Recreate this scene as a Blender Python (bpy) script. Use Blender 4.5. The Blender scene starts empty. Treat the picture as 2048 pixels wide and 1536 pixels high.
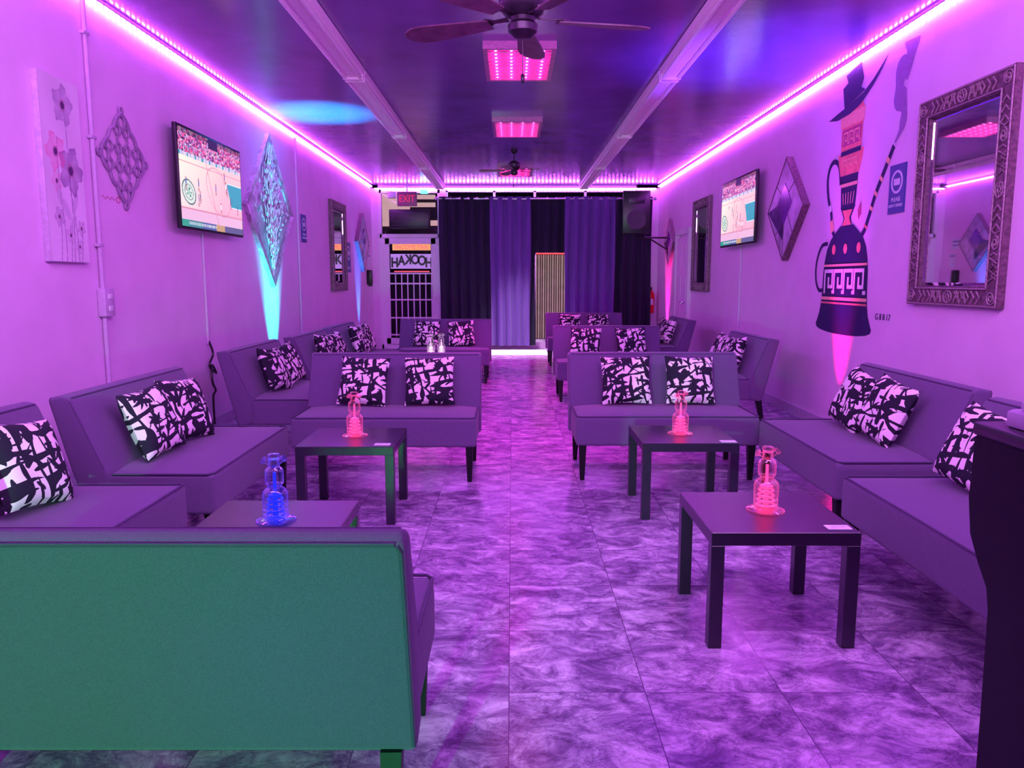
import bpy, bmesh, math, random
from mathutils import Vector, Matrix, Euler
random.seed(7)
scene = bpy.context.scene
COL = scene.collection
scene.view_settings.view_transform = 'Standard'
R = math.radians
XL, XR, YB, YF, ZC = -2.78, 2.90, 15.5, -1.6, 3.22

# ------------------------------------------------------------------ materials
def nodes(name):
    m = bpy.data.materials.new(name); m.use_nodes = True
    nt = m.node_tree; b = nt.nodes['Principled BSDF']
    return m, nt, b
def N(nt, t, **kw):
    n = nt.nodes.new(t)
    for k, v in kw.items():
        if k in n.inputs: n.inputs[k].default_value = v
        else: setattr(n, k, v)
    return n
def ramp(nt, fac, stops):
    r = nt.nodes.new('ShaderNodeValToRGB')
    e = r.color_ramp.elements
    while len(e) < len(stops): e.new(0.5)
    for i, (p, c) in enumerate(stops):
        e[i].position = p; e[i].color = (c[0], c[1], c[2], 1)
    nt.links.new(fac, r.inputs['Fac'])
    return r
def mat(name, c, rough=.5, metal=0, es=0, ec=None, ns=30, var=.12, bump=.0, bs=200, spec=.5, sheen=0):
    m, nt, b = nodes(name)
    tc = N(nt, 'ShaderNodeTexCoord')
    n = N(nt, 'ShaderNodeTexNoise', Scale=ns, Detail=4.0)
    nt.links.new(tc.outputs['Object'], n.inputs['Vector'])
    r = ramp(nt, n.outputs['Fac'], [(.3, [x*(1-var) for x in c]), (.7, [min(1, x*(1+var)) for x in c])])
    nt.links.new(r.outputs['Color'], b.inputs['Base Color'])
    b.inputs['Roughness'].default_value = rough
    b.inputs['Metallic'].default_value = metal
    b.inputs['Specular IOR Level'].default_value = spec
    if sheen: b.inputs['Sheen Weight'].default_value = sheen
    if es:
        b.inputs['Emission Color'].default_value = (*(ec or c), 1)
        b.inputs['Emission Strength'].default_value = es
    if bump:
        n2 = N(nt, 'ShaderNodeTexNoise', Scale=bs, Detail=3.0)
        nt.links.new(tc.outputs['Object'], n2.inputs['Vector'])
        bp = N(nt, 'ShaderNodeBump', Strength=bump, Distance=.01)
        nt.links.new(n2.outputs['Fac'], bp.inputs['Height'])
        nt.links.new(bp.outputs['Normal'], b.inputs['Normal'])
    return m
def attr_mat(name, es=0, rough=.5):
    m, nt, b = nodes(name)
    a = N(nt, 'ShaderNodeAttribute', attribute_name='Col')
    nt.links.new(a.outputs['Color'], b.inputs['Base Color'])
    b.inputs['Roughness'].default_value = rough
    if es:
        nt.links.new(a.outputs['Color'], b.inputs['Emission Color'])
        b.inputs['Emission Strength'].default_value = es
        nt.links.remove(b.inputs['Base Color'].links[0])
        b.inputs['Base Color'].default_value = (0, 0, 0, 1)
    return m

M = {}
M['wall'] = mat('wall_paint', (.87, .62, .87), .55, ns=3, var=.04, bump=.25, bs=60)
M['ceil'] = mat('ceiling_gloss_paint', (.19, .10, .36), .18, ns=2, var=.15, bump=.12, bs=25, spec=.9)
M['fabric'] = mat('settee_fabric', (.125, .072, .185), .85, ns=350, var=.25, bump=.35, bs=700, sheen=.18)
M['piping'] = mat('settee_piping', (.075, .045, .12), .8, ns=300)
M['legw'] = mat('black_leg_wood', (.006, .004, .008), .5, spec=.3)
M['table'] = mat('black_brown_laminate', (.018, .009, .030), .30, ns=60, spec=.7)
M['white'] = mat('white_enamel', (.85, .78, .88), .4, var=.04)
M['fixture'] = mat('fixture_white', (.95, .82, .90), .35, var=.03)
M['fixdim'] = mat('painted_cover', (.62, .46, .68), .5, var=.05)
M['tube'] = mat('unlit_tube_glass', (.97, .90, .95), .2, var=.03)
M['black'] = mat('black_plastic', (.01, .008, .014), .35)
M['blackc'] = mat('black_curtain_cloth', (.010, .007, .03), .9, ns=200)
M['purplec'] = mat('purple_curtain_cloth', (.11, .04, .27), .75, ns=200, sheen=.2)
M['chrome'] = mat('brushed_metal', (.6, .58, .65), .25, metal=1)
M['trframe'] = mat('troffer_acrylic_rim', (.5, .18, .4), .2)
M['troffer'] = mat('troffer_lens_glow', (.8, .1, .5), .3, es=.85, ec=(1.0, .03, .50))
M['trtube'] = mat('troffer_tube_glow', (1, .4, .8), .3, es=9, ec=(1.0, .12, .60))
M['wood'] = mat('fan_blade_wood', (.12, .05, .09), .4, ns=12, var=.4)
M['bronze'] = mat('fan_bronze', (.03, .018, .035), .35, metal=.5)
M['carve'] = mat('carved_bronze_frame', (.15, .08, .115), .5, ns=40, var=.5, bump=.5, bs=60)
M['carvehi'] = mat('carved_relief', (.34, .22, .28), .45, ns=60, var=.4)
M['fret'] = mat('fretwork_plaster', (.36, .24, .42), .55, ns=40)
M['canvasedge'] = mat('canvas_edge', (.6, .5, .65), .7)
M['silver'] = mat('antique_silver', (.50, .46, .54), .35, metal=.3, ns=15, var=.4)
M['frost'] = mat('frosted_leaf_relief', (.90, .90, .93), .28, ns=40, var=.3, metal=.2)
M['ink'] = mat('mural_navy_paint', (.015, .008, .085), .6)
M['inkpink'] = mat('mural_coral_paint', (.92, .26, .22), .6, ns=15, var=.2)
M['inkred'] = mat('mural_plum_paint', (.50, .08, .22), .6)
M['inkgold'] = mat('mural_peach_paint', (.98, .52, .34), .6)
M['inkwhite'] = mat('mural_white_paint', (.90, .86, .9), .6)
M['inksmoke'] = mat('mural_smoke_paint', (.34, .19, .46), .7)
M['hat'] = mat('mural_charcoal_paint', (.03, .025, .11), .6)
M['signblue'] = mat('sign_navy', (.03, .07, .30), .4)
M['signwhite'] = mat('sign_white', (.75, .78, .88), .4)
M['red'] = mat('extinguisher_red', (.8, .01, .02), .25)
M['exit'] = mat('exit_letters_glow', (1, .05, .1), .4, es=.42, ec=(1, .05, .12))
M['exitbody'] = mat('exit_sign_housing', (.24, .07, .15), .4)
M['stone1'] = mat('marble_tile_light', (.50, .38, .58), .3, ns=6, var=.45)
M['stone2'] = mat('marble_tile_dark', (.10, .05, .17), .2, ns=8, var=.5)
M['stone3'] = mat('marble_tile_purple', (.20, .05, .36), .15, ns=8, var=.3)
M['yellow'] = mat('yellow_banner', (.9, .6, .1), .5, es=.45, ec=(1, .55, .2))
M['paleglow'] = mat('pale_glow_backing', (.6, .5, .8), .5, es=.30, ec=(.75, .45, 1))
M['cyanglow'] = mat('cyan_neon', (.1, .8, .9), .5, es=3, ec=(.1, .8, 1))
M['redglow'] = mat('red_neon', (.9, .1, .1), .5, es=1.3, ec=(1, .08, .12))
M['warm'] = mat('warm_glow_shutter', (.5, .35, .35), .5, es=.30, ec=(1, .58, .60), ns=4, var=.5)  # warm light on the gate is put in as its own glow
M['warmpale'] = mat('warm_glow_awning', (.5, .35, .35), .5, es=.55, ec=(1, .60, .60), ns=4, var=.5)  # yellow light on the building opposite is put in as emission
M['outside'] = mat('night_facade', (.02, .012, .03), .8)
M['mat'] = mat('floor_light_pale', (.92, .88, .94), .4)  # pale colour stands for light shining on the floor tiles
M['bar'] = mat('bar_black_paint', (.004, .003, .010), .5, spec=.3)

def led_mat():
    m, nt, b = nodes('led_strip_glow')
    g = N(nt, 'ShaderNodeNewGeometry'); sp = N(nt, 'ShaderNodeSeparateXYZ'); nt.links.new(g.outputs['Position'], sp.inputs[0])
    a = N(nt, 'ShaderNodeMath', operation='ADD'); nt.links.new(sp.outputs['X'], a.inputs[0]); nt.links.new(sp.outputs['Y'], a.inputs[1])
    mu = N(nt, 'ShaderNodeMath', operation='MULTIPLY'); mu.inputs[1].default_value = 13.0; nt.links.new(a.outputs[0], mu.inputs[0])
    fr = N(nt, 'ShaderNodeMath', operation='FRACT'); nt.links.new(mu.outputs[0], fr.inputs[0])
    gt = N(nt, 'ShaderNodeMath', operation='GREATER_THAN'); gt.inputs[1].default_value = .4; nt.links.new(fr.outputs[0], gt.inputs[0])
    ma = N(nt, 'ShaderNodeMath', operation='MULTIPLY_ADD'); ma.inputs[1].default_value = 82; ma.inputs[2].default_value = 8; nt.links.new(gt.outputs[0], ma.inputs[0])
    b.inputs['Base Color'].default_value = (.5, .3, .6, 1)
    b.inputs['Emission Color'].default_value = (.68, .10, 1.0, 1)
    nt.links.new(ma.outputs[0], b.inputs['Emission Strength'])
    return m
M['led'] = led_mat()

def mirror_mat():
    m, nt, b = nodes('mirror_silver')
    n = N(nt, 'ShaderNodeTexNoise', Scale=3.0)
    r = ramp(nt, n.outputs['Fac'], [(.0, (.84, .82, .88)), (1, (.9, .88, .93))])
    nt.links.new(r.outputs['Color'], b.inputs['Base Color'])
    b.inputs['Metallic'].default_value = 1; b.inputs['Roughness'].default_value = .02
    return m
M['mirror'] = mirror_mat()

def glass_mat(name, tint, es):
    m = bpy.data.materials.new(name); m.use_nodes = True
    nt = m.node_tree; nt.nodes.clear()
    out = N(nt, 'ShaderNodeOutputMaterial')
    tr = N(nt, 'ShaderNodeBsdfTransparent'); tr.inputs['Color'].default_value = (*[.88+.12*t for t in tint], 1)
    gl = N(nt, 'ShaderNodeBsdfGlossy', Roughness=.04); gl.inputs['Color'].default_value = (1, .95, 1, 1)
    lw = N(nt, 'ShaderNodeLayerWeight', Blend=.25)
    mx = N(nt, 'ShaderNodeMixShader')
    nt.links.new(lw.outputs['Facing'], mx.inputs['Fac'])
    nt.links.new(tr.outputs[0], mx.inputs[1]); nt.links.new(gl.outputs[0], mx.inputs[2])
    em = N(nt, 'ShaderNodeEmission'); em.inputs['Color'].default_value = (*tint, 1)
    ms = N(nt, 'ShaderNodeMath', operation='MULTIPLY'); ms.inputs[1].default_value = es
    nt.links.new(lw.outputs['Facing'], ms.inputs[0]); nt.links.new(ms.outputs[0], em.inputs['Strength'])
    ad = N(nt, 'ShaderNodeAddShader')
    nt.links.new(mx.outputs[0], ad.inputs[0]); nt.links.new(em.outputs[0], ad.inputs[1])
    nt.links.new(ad.outputs[0], out.inputs['Surface'])
    return m
M['pane'] = glass_mat('window_pane', (.9, .9, 1), 0.0)

def pillow_mat():
    m, nt, b = nodes('brushstroke_pillow_print')
    tc = N(nt, 'ShaderNodeTexCoord'); oi = N(nt, 'ShaderNodeObjectInfo')
    ad = N(nt, 'ShaderNodeVectorMath', operation='MULTIPLY_ADD')
    nt.links.new(oi.outputs['Random'], ad.inputs[0]); ad.inputs[1].default_value = (9, 0, 9)
    nt.links.new(tc.outputs['Object'], ad.inputs[2])
    outs = []
    for sc, rot, th, off in (((8, 1, 34), 8, .558, 0), ((8, 1, 34), 98, .558, 5), ((9, 1, 30), 48, .605, 11), ((9, 1, 30), -42, .615, 17)):
        mr = N(nt, 'ShaderNodeMapping'); mr.inputs['Rotation'].default_value = (0, R(rot), 0)
        nt.links.new(ad.outputs[0], mr.inputs['Vector'])
        mp = N(nt, 'ShaderNodeMapping'); mp.inputs['Scale'].default_value = sc
        mp.inputs['Location'].default_value = (off, off, off)
        nt.links.new(mr.outputs[0], mp.inputs['Vector'])
        n = N(nt, 'ShaderNodeTexNoise', Scale=1.0, Detail=.6, Roughness=.3)
        nt.links.new(mp.outputs[0], n.inputs['Vector'])
        l = N(nt, 'ShaderNodeMath', operation='GREATER_THAN'); l.inputs[1].default_value = th
        nt.links.new(n.outputs['Fac'], l.inputs[0]); outs.append(l)
    cur = outs[0]
    for o in outs[1:]:
        mm = N(nt, 'ShaderNodeMath', operation='MAXIMUM')
        nt.links.new(cur.outputs[0], mm.inputs[0]); nt.links.new(o.outputs[0], mm.inputs[1]); cur = mm
    r = ramp(nt, cur.outputs[0], [(.4, (.93, .80, .85)), (.6, (.008, .005, .022))])
    nt.links.new(r.outputs['Color'], b.inputs['Base Color']); b.inputs['Roughness'].default_value = .85
    return m
M['pillow'] = pillow_mat()

def floor_mat():
    m, nt, b = nodes('marbled_vinyl_tile')
    g = N(nt, 'ShaderNodeNewGeometry')
    sub = N(nt, 'ShaderNodeVectorMath', operation='SUBTRACT'); sub.inputs[1].default_value = (-.01-45.7, 2.416-45.7, 0)
    nt.links.new(g.outputs['Position'], sub.inputs[0])
    dv = N(nt, 'ShaderNodeVectorMath', operation='DIVIDE'); dv.inputs[1].default_value = (.457, .457, 1)
    nt.links.new(sub.outputs[0], dv.inputs[0])
    fl = N(nt, 'ShaderNodeVectorMath', operation='FLOOR'); nt.links.new(dv.outputs[0], fl.inputs[0])
    fr = N(nt, 'ShaderNodeVectorMath', operation='FRACTION'); nt.links.new(dv.outputs[0], fr.inputs[0])
    wn = N(nt, 'ShaderNodeTexWhiteNoise', noise_dimensions='3D'); nt.links.new(fl.outputs[0], wn.inputs['Vector'])
    sep = N(nt, 'ShaderNodeSeparateXYZ'); nt.links.new(fr.outputs[0], sep.inputs[0])
    ls = []
    for o in ('X', 'Y'):
        a = N(nt, 'ShaderNodeMath', operation='SUBTRACT'); a.inputs[1].default_value = .5; nt.links.new(sep.outputs[o], a.inputs[0])
        c = N(nt, 'ShaderNodeMath', operation='ABSOLUTE'); nt.links.new(a.outputs[0], c.inputs[0])
        d = N(nt, 'ShaderNodeMath', operation='GREATER_THAN'); d.inputs[1].default_value = .4963; nt.links.new(c.outputs[0], d.inputs[0]); ls.append(d)
    mxl = N(nt, 'ShaderNodeMath', operation='MAXIMUM'); nt.links.new(ls[0].outputs[0], mxl.inputs[0]); nt.links.new(ls[1].outputs[0], mxl.inputs[1])
    off = N(nt, 'ShaderNodeVectorMath', operation='MULTIPLY_ADD'); nt.links.new(wn.outputs['Color'], off.inputs[0]); off.inputs[1].default_value = (7, 7, 7)
    nt.links.new(g.outputs['Position'], off.inputs[2])
    mp = N(nt, 'ShaderNodeMapping'); mp.inputs['Rotation'].default_value = (0, 0, R(38)); mp.inputs['Scale'].default_value = (1, 1.5, 1)
    nt.links.new(off.outputs[0], mp.inputs['Vector'])
    n1 = N(nt, 'ShaderNodeTexNoise', Scale=5.6, Detail=15.0, Roughness=.74, Distortion=.7); nt.links.new(mp.outputs[0], n1.inputs['Vector'])
    r1 = ramp(nt, n1.outputs['Fac'], [(.37, (.15, .075, .21)), (.465, (.29, .17, .37)), (.53, (.46, .32, .54)), (.64, (.76, .62, .82))])
    n2 = N(nt, 'ShaderNodeTexNoise', Scale=4.0, Detail=15.0, Roughness=.72, Distortion=1.0); nt.links.new(mp.outputs[0], n2.inputs['Vector'])
    s = N(nt, 'ShaderNodeMath', operation='SUBTRACT'); s.inputs[1].default_value = .5; nt.links.new(n2.outputs['Fac'], s.inputs[0])
    a = N(nt, 'ShaderNodeMath', operation='ABSOLUTE'); nt.links.new(s.outputs[0], a.inputs[0])
    r2 = ramp(nt, a.outputs[0], [(.0, (.25, .15, .34)), (.020, (1, 1, 1))])
    mu = N(nt, 'ShaderNodeMixRGB', blend_type='MULTIPLY'); mu.inputs['Fac'].default_value = .65
    nt.links.new(r1.outputs['Color'], mu.inputs['Color1']); nt.links.new(r2.outputs['Color'], mu.inputs['Color2'])
    ml = N(nt, 'ShaderNodeMixRGB', blend_type='MIX'); ml.inputs['Color2'].default_value = (.13, .07, .18, 1)
    nt.links.new(mxl.outputs[0], ml.inputs['Fac']); nt.links.new(mu.outputs[0], ml.inputs['Color1'])
    nt.links.new(ml.outputs[0], b.inputs['Base Color'])
    b.inputs['Roughness'].default_value = .17
    bp = N(nt, 'ShaderNodeBump', Strength=.08, Distance=.004); nt.links.new(n1.outputs['Fac'], bp.inputs['Height'])
    nt.links.new(bp.outputs[0], b.inputs['Normal'])
    return m
M['floor'] = floor_mat()

# ------------------------------------------------------------------ mesh helpers
def box(bm, c, s, bev=0, seg=2, rot=None, mi=0):
    mt = Matrix.Translation(c) @ (rot.to_4x4() if rot else Matrix.Identity(4)) @ Matrix.Diagonal((s[0], s[1], s[2], 1))
    r = bmesh.ops.create_cube(bm, size=1, matrix=mt)
    vs = r['verts']
    for f in {f for v in vs for f in v.link_faces}: f.material_index = mi
    if bev:
        es = list({e for v in vs for e in v.link_edges})
        bmesh.ops.bevel(bm, geom=es, offset=bev, segments=seg, affect='EDGES', profile=.5)
def tube(bm, pts, r, n=8, closed=False, mi=0, flat=1.0):
    pts = [Vector(p) for p in pts]; L = len(pts); rings = []
    prev = None
    for i, p in enumerate(pts):
        if closed: t = pts[(i+1) % L]-pts[i-1]
        else: t = pts[min(i+1, L-1)]-pts[max(i-1, 0)]
        t.normalize()
        if prev is None:
            up = Vector((0, 0, 1)) if abs(t.z) < .9 else Vector((0, 1, 0))
            a = t.cross(up).normalized()
        else:
            a = (prev - t*prev.dot(t))
            a = a.normalized() if a.length > 1e-6 else t.orthogonal().normalized()
        prev = a; b = t.cross(a)
        rr = r[i] if isinstance(r, (list, tuple)) else r
        rings.append([bm.verts.new(p + rr*(math.cos(2*math.pi*k/n)*a + math.sin(2*math.pi*k/n)*b*flat)) for k in range(n)])
    rng = range(L) if closed else range(L-1)
    for i in rng:
        A, B = rings[i], rings[(i+1) % L]
        for k in range(n):
            f = bm.faces.new((A[k], A[(k+1) % n], B[(k+1) % n], B[k])); f.material_index = mi
    if not closed:
        f = bm.faces.new(rings[0][::-1]); f.material_index = mi
        f = bm.faces.new(rings[-1]); f.material_index = mi
def lathe(bm, prof, n=28, c=(0, 0, 0), mi=0, rot=None):
    rings = []
    for (r, z) in prof:
        ring = []
        for k in range(n):
            p = Vector((r*math.cos(2*math.pi*k/n), r*math.sin(2*math.pi*k/n), z))
            if rot: p = rot @ p
            ring.append(bm.verts.new(p+Vector(c)))
        rings.append(ring)
    for i in range(len(rings)-1):
        A, B = rings[i], rings[i+1]
        for k in range(n):
            f = bm.faces.new((A[k], A[(k+1) % n], B[(k+1) % n], B[k])); f.material_index = mi
    f = bm.faces.new(rings[0][::-1]); f.material_index = mi
    f = bm.faces.new(rings[-1]); f.material_index = mi
def prism(bm, pts, o, a0, a1, mi=0, bev=0, seg=2):
    A = [bm.verts.new(o(p, q, a0)) for p, q in pts]; B = [bm.verts.new(o(p, q, a1)) for p, q in pts]
    fs = [bm.faces.new(A[::-1]), bm.faces.new(B)]
    n = len(pts)
    for i in range(n): fs.append(bm.faces.new((A[i], A[(i+1) % n], B[(i+1) % n], B[i])))
    for f in fs: f.material_index = mi
    if bev:
        es = list({e for f in fs for e in f.edges})
        bmesh.ops.bevel(bm, geom=es, offset=bev, segments=seg, affect='EDGES', profile=.5)
def oXY(p, q, a): return Vector((p, q, a))
def oYZ(p, q, a): return Vector((a, p, q))
def flat(bm, pts, z, mi=0):
    f = bm.faces.new([bm.verts.new((p[0], p[1], z)) for p in pts]); f.material_index = mi
    if f.calc_area() > 0:
        f.normal_update()
        if f.normal.z < 0: f.normal_flip()
def ribbon(bm, pts, w, z, mi=0):
    pts = [Vector((p[0], p[1])) for p in pts]; L = len(pts); l = []; r = []
    for i, p in enumerate(pts):
        t = pts[min(i+1, L-1)]-pts[max(i-1, 0)]; t.normalize(); nn = Vector((-t.y, t.x))
        ww = (w[i] if isinstance(w, (list, tuple)) else w)/2
        l.append(bm.verts.new((p.x+nn.x*ww, p.y+nn.y*ww, z))); r.append(bm.verts.new((p.x-nn.x*ww, p.y-nn.y*ww, z)))
    for i in range(L-1):
        f = bm.faces.new((r[i], r[i+1], l[i+1], l[i])); f.material_index = mi
def ring2(bm, outer, inner, z0, z1, mi=0, zi=None):
    n = len(outer); zi = z1 if zi is None else zi
    Oa = [bm.verts.new((x, y, z0)) for x, y in outer]; Ob = [bm.verts.new((x, y, z1)) for x, y in outer]
    Ia = [bm.verts.new((x, y, z0)) for x, y in inner]; Ib = [bm.verts.new((x, y, zi)) for x, y in inner]
    for i in range(n):
        j = (i+1) % n
        for q in ((Oa[i], Oa[j], Ob[j], Ob[i]), (Ob[i], Ob[j], Ib[j], Ib[i]), (Ib[i], Ib[j], Ia[j], Ia[i]), (Ia[i], Ia[j], Oa[j], Oa[i])):
            f = bm.faces.new(q); f.material_index = mi
def smoothpts(pts, k=6, closed=False):
    out = []; L = len(pts); P = [Vector(p) for p in pts]
    for i in range(L if closed else L-1):
        p0 = P[(i-1) % L] if closed else P[max(i-1, 0)]; p1 = P[i]; p2 = P[(i+1) % L]; p3 = P[(i+2) % L] if closed else P[min(i+2, L-1)]
        for j in range(k):
            t = j/k
            out.append(.5*((2*p1)+(-p0+p2)*t+(2*p0-5*p1+4*p2-p3)*t*t+(-p0+3*p1-3*p2+p3)*t*t*t))
    if not closed: out.append(P[-1])
    return out

def finish(bm, name, mats, parent=None, smooth=True, loc=None, rot=None, fixn=True):
    if fixn: bmesh.ops.recalc_face_normals(bm, faces=bm.faces[:])
    me = bpy.data.meshes.new(name); bm.to_mesh(me); bm.free()
    for m in (mats if isinstance(mats, (list, tuple)) else [mats]): me.materials.append(m)
    if smooth:
        me.shade_smooth()
        me.set_sharp_from_angle(angle=R(38))
    ob = bpy.data.objects.new(name, me); COL.objects.link(ob)
    if parent: ob.parent = parent
    if loc is not None: ob.location = loc
    if rot is not None: ob.rotation_euler = rot
    return ob
def meta(ob, label, cat, group=None):
    ob['label'] = label; ob['category'] = cat
    if group: ob['group'] = group
    return ob
def root(name, label, cat, loc, rot=(0, 0, 0), group=None):
    e = bpy.data.objects.new(name, None); e.empty_display_size = .1; COL.objects.link(e)
    e.location = loc; e.rotation_euler = rot
    return meta(e, label, cat, group)
def dup(src, loc, rot, label=None, sc=None):
    def rec(o, par):
        c = o.copy(); COL.objects.link(c)
        if par: c.parent = par
        for ch in list(o.children): rec(ch, c)
        return c
    kids = list(src.children)
    c = src.copy(); COL.objects.link(c)
    for k in kids: rec(k, c)
    c.location = loc; c.rotation_euler = rot
    if sc: c.scale = (sc, sc, sc)
    if label: c['label'] = label
    return c
def structure(ob): ob['kind'] = 'structure'; return ob
def text(s, size, mt, parent, loc, rot=(0, 0, 0), name='lettering', ext=.001, sx=1.0, align='CENTER', bold=0):
    cu = bpy.data.curves.new('txt', 'FONT'); cu.body = s; cu.size = size; cu.align_x = align; cu.align_y = 'CENTER'; cu.extrude = ext; cu.offset = bold
    t = bpy.data.objects.new('txt', cu); COL.objects.link(t)
    bpy.context.view_layer.update()
    me = bpy.data.meshes.new_from_object(t.evaluated_get(bpy.context.evaluated_depsgraph_get()))
    bpy.data.objects.remove(t); bpy.data.curves.remove(cu)
    me.materials.clear(); me.materials.append(mt)
    o = bpy.data.objects.new(name, me); COL.objects.link(o); o.parent = parent; o.location = loc; o.rotation_euler = rot
    o.scale = (sx, 1, 1)
    return o
def painted(name, w, h, nx, ny, fn, mt, parent, z, side=None):
    vs = [(-w/2+w*i/nx, -h/2+h*j/ny, z) for j in range(ny+1) for i in range(nx+1)]
    fs = [(j*(nx+1)+i, j*(nx+1)+i+1, (j+1)*(nx+1)+i+1, (j+1)*(nx+1)+i) for j in range(ny) for i in range(nx)]
    me = bpy.data.meshes.new(name); me.from_pydata(vs, [], fs)
    ca = me.color_attributes.new('Col', 'FLOAT_COLOR', 'CORNER')
    buf = []
    for j in range(ny):
        for i in range(nx):
            c = fn((i+.5)/nx, (j+.5)/ny)
            buf += [c[0], c[1], c[2], 1.0]*4
    ca.data.foreach_set('color', buf)
    me.materials.append(mt)
    o = bpy.data.objects.new(name, me); COL.objects.link(o); o.parent = parent
    return o
LW = (R(90), 0, R(90)); RW = (R(90), 0, R(-90)); BW = (R(90), 0, 0)

# ------------------------------------------------------------------ room shell
def sbox(name, c, s, m):
    bm = bmesh.new(); box(bm, c, s); return structure(finish(bm, name, m, smooth=False))
LY = YB-YF; CY = (YB+YF)/2; WX = XR-XL; CX = (XL+XR)/2
sbox('floor', (CX, CY+1.5, -.05), (WX+.4, LY+3.4, .1), M['floor'])
sbox('ceiling', (CX, CY, ZC+.05), (WX+.4, LY+.4, .1), M['ceil'])
sbox('wall_left', (XL-.1, CY, ZC/2), (.2, LY+.4, ZC), M['wall'])
sbox('wall_right', (XR+.1, CY, ZC/2), (.2, LY+.4, ZC), M['wall'])
sbox('wall_front', (CX, YF-.1, ZC/2), (WX, .2, ZC), M['wall'])
bm = bmesh.new()
box(bm, ((XL-2.64)/2, YB+.1, ZC/2), (2.78-2.64, .2, ZC))
box(bm, (-1.36, YB+.1, ZC/2), (.10, .2, ZC))
box(bm, ((2.45+XR)/2, YB+.1, ZC/2), (XR-2.45, .2, ZC))
box(bm, (CX, YB+.1, ZC-.03), (WX, .2, .06))
box(bm, ((-1.31+2.45)/2, YB+.1, .06), (2.45+1.31, .2, .12))
structure(finish(bm, 'wall_back', M['wall'], smooth=False))
sbox('baseboard_left', (XL+.008, CY, .05), (.016, LY, .1), M['fixdim'])
sbox('baseboard_right', (XR-.008, CY-1, .05), (.016, LY-4.9, .1), M['fixdim'])
# storefront window
bm = bmesh.new()
for x in (-1.29, -.35, .45, 1.45, 2.43): box(bm, (x, YB+.1, 1.62), (.05, .08, 3.0))
for z in (.15, 3.12): box(bm, (.57, YB+.1, z), (3.76, .08, .06))
w1 = structure(finish(bm, 'window_1', M['chrome'], smooth=False))
bm = bmesh.new(); box(bm, (.57, YB+.12, 1.63), (3.7, .01, 2.95)); finish(bm, 'window_pane', M['pane'], parent=w1, smooth=False)
# glazed entrance door and transom
bm = bmesh.new()
for x in (-2.61, -1.44): box(bm, (x, YB+.04, 1.57), (.06, .1, 3.14))
for z in (2.24, 3.10): box(bm, (-2.02, YB+.04, z), (1.2, .1, .07))
box(bm, (-2.02, YB+.04, .04), (1.2, .1, .08))
for x in (-2.51, -1.54): box(bm, (x, YB+.02, 1.12), (.14, .05, 2.14))
for z in (.15, 2.14): box(bm, (-2.02, YB+.02, z), (1.0, .05, .12))
d1 = structure(finish(bm, 'door_1', M['white'], smooth=False))
bm = bmesh.new(); box(bm, (-2.02, YB+.05, 1.15), (.95, .01, 1.95)); finish(bm, 'glass_pane', M['pane'], parent=d1, smooth=False)
bm = bmesh.new(); box(bm, (-2.02, YB+.05, 2.68), (1.1, .01, .8)); finish(bm, 'transom_pane', M['pane'], parent=d1, smooth=False)
bm = bmesh.new()
for i in range(8): tube(bm, [(-2.44+i*.12, YB-.03, .25), (-2.44+i*.12, YB-.03, 1.50)], .012, 8)
for z in (.28, .62, .98, 1.3, 1.50): box(bm, (-2.02, YB-.03, z), (.94, .015, .03))
finish(bm, 'security_grille', M['white'], parent=d1)
bm = bmesh.new(); tube(bm, [(-1.6, YB-.02, 1.0), (-1.6, YB-.1, 1.0), (-1.6, YB-.1, 1.25), (-1.6, YB-.02, 1.25)], .014); finish(bm, 'door_handle', M['chrome'], parent=d1)
# panel door on the right wall
bm = bmesh.new()
box(bm, (XR-.02, 13.1, 1.04), (.04, .86, 2.08))
for z0, z1 in ((.2, .9), (1.0, 1.45), (1.55, 1.95)):
    for yc in (12.9, 13.3):
        ow = .16; box(bm, (XR-.045, yc, (z0+z1)/2), (.012, ow*2, z1-z0), bev=.005)
d2 = structure(finish(bm, 'door_2', M['wall'], smooth=False))
bm = bmesh.new()
for y in (12.62, 13.58): box(bm, (XR-.03, y, 1.07), (.06, .09, 2.14))
box(bm, (XR-.03, 13.1, 2.17), (.06, 1.05, .09)); finish(bm, 'door_casing', M['white'], parent=d2, smooth=False)
bm = bmesh.new(); lathe(bm, [(.012, 0), (.012, .03), (.03, .045), (.028, .07), (.01, .08)], 16, (XR-.05, 12.76, 1.0), rot=Euler((0, R(-90), 0)).to_matrix()); finish(bm, 'door_knob', M['chrome'], parent=d2)
# night street facade opposite
bm = bmesh.new()
box(bm, (0, 18.6, 2.2), (12, .2, 4.6))
bx = structure(finish(bm, 'wall_outside', M['outside'], smooth=False))
bm = bmesh.new()
for i in range(17): box(bm, (.42+i*.055, 18.45, .98), (.022 if i % 2 else .038, .06, 1.96))
r0 = meta(finish(bm, 'roller_gate', M['warm'], smooth=False), 'warm-lit slatted metal gate across the street', 'gate')
bm = bmesh.new(); box(bm, (.9, 18.42, 2.00), (1.2, .05, .05)); meta(finish(bm, 'neon_strip', M['redglow']), 'red neon strip above the lit gate', 'neon light')
bm = bmesh.new()
box(bm, (-2.9, 18.45, 3.0), (1.0, .05, .75)); box(bm, (-2.1, 18.45, 3.3), (.6, .05, .10)); box(bm, (-2.1, 18.45, 3.12), (.6, .05, .10)); box(bm, (-2.0, 18.45, 2.7), (.5, .05, .12))
meta(finish(bm, 'lit_awning', M['warmpale'], smooth=False), 'pale warm lit shop awning seen through transom glass', 'awning')

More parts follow.
